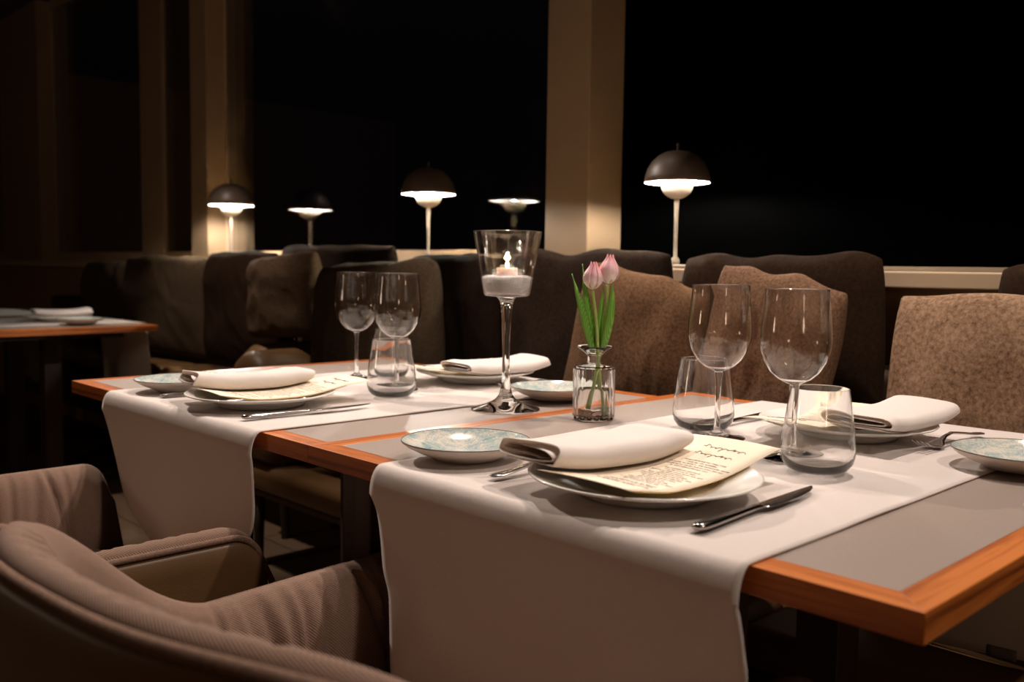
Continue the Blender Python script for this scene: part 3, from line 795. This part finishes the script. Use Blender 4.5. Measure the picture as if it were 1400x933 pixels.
def make_arm(x, fy, root):
    w = .115; rows = []
    sec = []
    for k in range(17):
        a = PI * k / 16; sec.append((w * math.cos(a), w * .9 * math.sin(a)))
    ring = [(w, -.26)] + sec + [(-w, -.26)]
    for y, s, dz in ((fy, .5, -.05), (fy + .007, .8, -.02), (fy + .03, .96, -.004), (fy + .075, 1, 0), (1.1, 1, .0), (1.236, 1, .0)):
        rows.append([(x + p * s, y, T - .125 + q * s + dz * 0) for p, q in ring])
    MB().grid(rows, closed_u=True, cap=True).build('armrest', M['leather'], root)
b1 = make_bench(-2.605, 1.3, 'tan leather banquette behind the main table, dark cushions along its back', 4)
b2 = make_bench(-5.9, -2.615, 'dim tan leather banquette at the left, behind the far table', 3, top=-.19, fy=.985)
make_arm(.115, .745, b1); make_arm(5.9 - 2.615 - .115, .90, b2)

# ------------------------------------------------------------------- chairs
def make_chair(label):
    root = empty('tub_chair'); tag(root, label, 'chair', 'taupe and leather tub chairs')
    a, yf, yb = .310, .285, -.06; n_ = 2.6; dep = .25
    path = []
    def add(p): path.append(Vector((p[0], p[1])))
    for i in range(40): add((a, lerp(yf, yb, i / 40)))
    for i in range(81):
        t = PI * i / 80; c, s = math.cos(t), math.sin(t)
        add((a * math.copysign(abs(c) ** (2/n_), c), yb - dep * abs(s) ** (2/n_)))
    for i in range(1, 41): add((-a, lerp(yb, yf, i / 40)))
    # resample by arc length
    L_ = [0]
    for p, q in zip(path, path[1:]): L_.append(L_[-1] + (q - p).length)
    tot = L_[-1]; NS = 420; S = []; k = 0
    for i in range(NS + 1):
        d = tot * i / NS
        while k < len(L_) - 2 and L_[k+1] < d: k += 1
        u = (d - L_[k]) / max(1e-9, L_[k+1] - L_[k]); S.append((path[k].lerp(path[k+1], min(1, u)), d))
    def rimz(p, d):
        z = .608 + .170 * sstep(-.02, -.30, p.y)
        e = min(d, tot - d); r = .045
        if e < r: z -= r - math.sqrt(max(0, r*r - (r - e)**2))
        return z
    zb = .37
    rows_pad, rows_shell, pip, at = [], [], [], []
    rg = random.Random(7); pleats = []
    for base_, n_p, spread in ((.20, 9, .26), (tot / 2, 12, .42), (tot - .20, 9, .26)):
        for k in range(n_p):
            pleats.append((base_ + spread * ((k + .5) / n_p - .5) + rg.uniform(-.008, .008), rg.uniform(.0055, .010), rg.uniform(.003, .0085), rg.uniform(-.05, .05), rg.uniform(.15, .5)))
    prof = [(.000,.0),(.000,.45),(.000,.85),(-.001,.965),(-.006,1.00),(-.016,1.018),(-.030,1.012),(-.044,.985),(-.056,.93),(-.064,.85),(-.070,.72),(-.074,.55),(-.074,.35),(-.066,.12),(-.060,.0)]
    for i, (p, d) in enumerate(S):
        q = S[min(i+1, NS)][0] - S[max(i-1, 0)][0]; q.normalize(); nrm = Vector((q.y, -q.x))
        if nrm.dot(p - Vector((0, .05))) < 0: nrm = -nrm
        z1 = rimz(p, d); back = sstep(-.05, -.28, p.y); e = min(d, tot - d)
        hh = z1 - zb
        row = []
        thick = (1 - .08 * back) * (.45 + .55 * sstep(0, .05, e))
        for (o_, zf_) in prof:
            oo = o_ * thick; z = zb + hh * zf_ if zf_ <= .965 else z1 - hh * .035 + (zf_ - .965) * .38
            # gathered pleats running over the inside
            fold = 0
            for (dc, wd, am, sl, lo_) in pleats:
                q_ = (d - dc - sl * (1 - zf_)) / wd
                if abs(q_) < 3: fold += am * (math.exp(-q_ * q_) - .35 * math.exp(-((abs(q_) - 1.5) / .6) ** 2)) * sstep(lo_ - .1, lo_ + .25, zf_)
            if o_ < -.002: oo += fold * sstep(.012, .045, -o_)
            lean_o = .055 * back * (z - .45)
            pt = p + nrm * (oo + lean_o)
            row.append((pt.x, pt.y + 0.16 * (.60 - z) * sstep(.12, .30, p.y), z)); at.append((d, (abs(o_) * 1.2 + (zf_ if o_ > -.03 else 2 - zf_) * hh), 0))
        rows_pad.append(row)
        sh = []
        zt = z1 - .006
        for (o_, zz) in ((.0005, zb - .06), (-.012, zb - .06), (-.010, zb), (-.004, zb), (-.001, zt - .012), (-.002, zt), (.006, zt), (.010, zt - .006), (.011, zt - .03), (.011, zb + .10), (.009, zb - .02), (.004, zb - .05)):
            lean_o = .055 * back * (zz - .45); pt = p + nrm * (o_ + lean_o); sh.append((pt.x, pt.y + 0.16 * (.60 - zz) * sstep(.12, .30, p.y), zz))
        rows_shell.append(sh)
        lo = .055 * back * (z1 - .45); pt = p + nrm * (.0045 + lo); pip.append((pt.x, pt.y + 0.16 * (.60 - z1) * sstep(.12, .30, p.y), z1 - .0005))
    MB().grid(rows_pad, closed_u=True, cap=True).build('inner_pad', M['twill'], root, attr=at)
    MB().grid(rows_shell, closed_u=True, cap=True).build('outer_shell', M['leather'], root)
    first = [(pip[0][0], pip[0][1] + .004 + 0.16 * (.60 - z), z) for z in (zb, zb + .06, zb + .12, zb + .16)]
    last = [(pip[-1][0], pip[-1][1] + .004 + 0.16 * (.60 - z), z) for z in (zb + .16, zb + .12, zb + .06, zb)]
    MB().tube(first + pip + last, .0052, 8).build('piping', M['twill_flat'], root)
    rounded(MB(), -.245, .245, -.235, .27, .36, .475, .045).build('seat_cushion', M['twill_flat'], root)
    rounded(MB(), -.285, .285, -.25, .275, .30, .365, .02).build('seat_base', M['leather'], root)
    for lx, ly in ((.2, .2), (-.2, .2), (.19, -.19), (-.19, -.19)):
        MB().tube([(lx, ly, .31), (lx * 1.12, ly * 1.12, 0)], lambda t: .02 - .008 * t, 14).build('leg', M['dark_wood'], root)
    return root
ch1 = make_chair('tub chair nearest the camera, its curved back filling the lower left'); ch1.location = (-.425, -.178, 0); ch1.rotation_euler = (0, 0, R(5.5))
ch2 = dup(ch1, (-1.283, -.318, 0), rz=R(0), label='second tub chair at the left edge, pulled up to the joined table')

# ------------------------------------------------------------------- lights
def spot(name, loc, tgt, e, size=70, blend=.6, rad=.03, col=(1, .80, .60)):
    l = bpy.data.lights.new(name, 'SPOT'); l.energy = e; l.spot_size = R(size); l.spot_blend = blend; l.shadow_soft_size = rad; l.color = col
    o = bpy.data.objects.new(name, l); COL.objects.link(o); o.location = loc
    o.rotation_euler = (Vector(tgt) - Vector(loc)).to_track_quat('-Z', 'Y').to_euler(); return o
WARM = (1, .84, .73)
spot('ceiling_spot', (-2.9, .30, 2.45), (-.9, .45, T), 176, 52, .5, .03, WARM)
spot('ceiling_spot', (-.40, 1.05, 2.65), (-.50, .35, T), 116, 66, .5, .03, WARM)
spot('ceiling_spot', (-1.45, .90, 2.65), (-1.3, .30, T), 94, 66, .5, .03, WARM)
spot('ceiling_spot', (1.0, .35, 2.60), (-.3, .35, T), 74, 62, .5, .05, WARM)
spot('ceiling_spot', (-2.9, .15, 2.60), (-3.2, 1.0, .60), 110, 50, .5, .04, WARM)
ld = bpy.data.lights.new('side_fill', 'POINT'); ld.energy = 7; ld.color = (1, .72, .5); ld.shadow_soft_size = .15  # added low fill without a fixture, lifts the drapes and under the table
lo = bpy.data.objects.new('side_fill', ld); COL.objects.link(lo); lo.location = (1.9, -1.3, 1.2)
ld = bpy.data.lights.new('side_fill', 'POINT'); ld.energy = 8; ld.color = (1, .72, .5); ld.shadow_soft_size = .15  # second added fill from front left, brightens the bench front below the table
lo = bpy.data.objects.new('side_fill', ld); COL.objects.link(lo); lo.location = (-2.6, -1.7, 1.1)
w = bpy.data.worlds.new('world'); scene.world = w; w.use_nodes = True
w.node_tree.nodes['Background'].inputs[0].default_value = (.004, .004, .006, 1); w.node_tree.nodes['Background'].inputs[1].default_value = .2

vs_ = scene.view_settings; vs_.view_transform = 'Standard'; vs_.look = 'None'; vs_.gamma = 1; vs_.exposure = 0
try: vs_.use_curve_mapping = False
except Exception: pass
scene.cycles.caustics_reflective = False; scene.cycles.caustics_refractive = True
scene.cycles.sample_clamp_indirect = 25
scene.cycles.max_bounces = 16; scene.cycles.transparent_max_bounces = 32; scene.cycles.transmission_bounces = 14
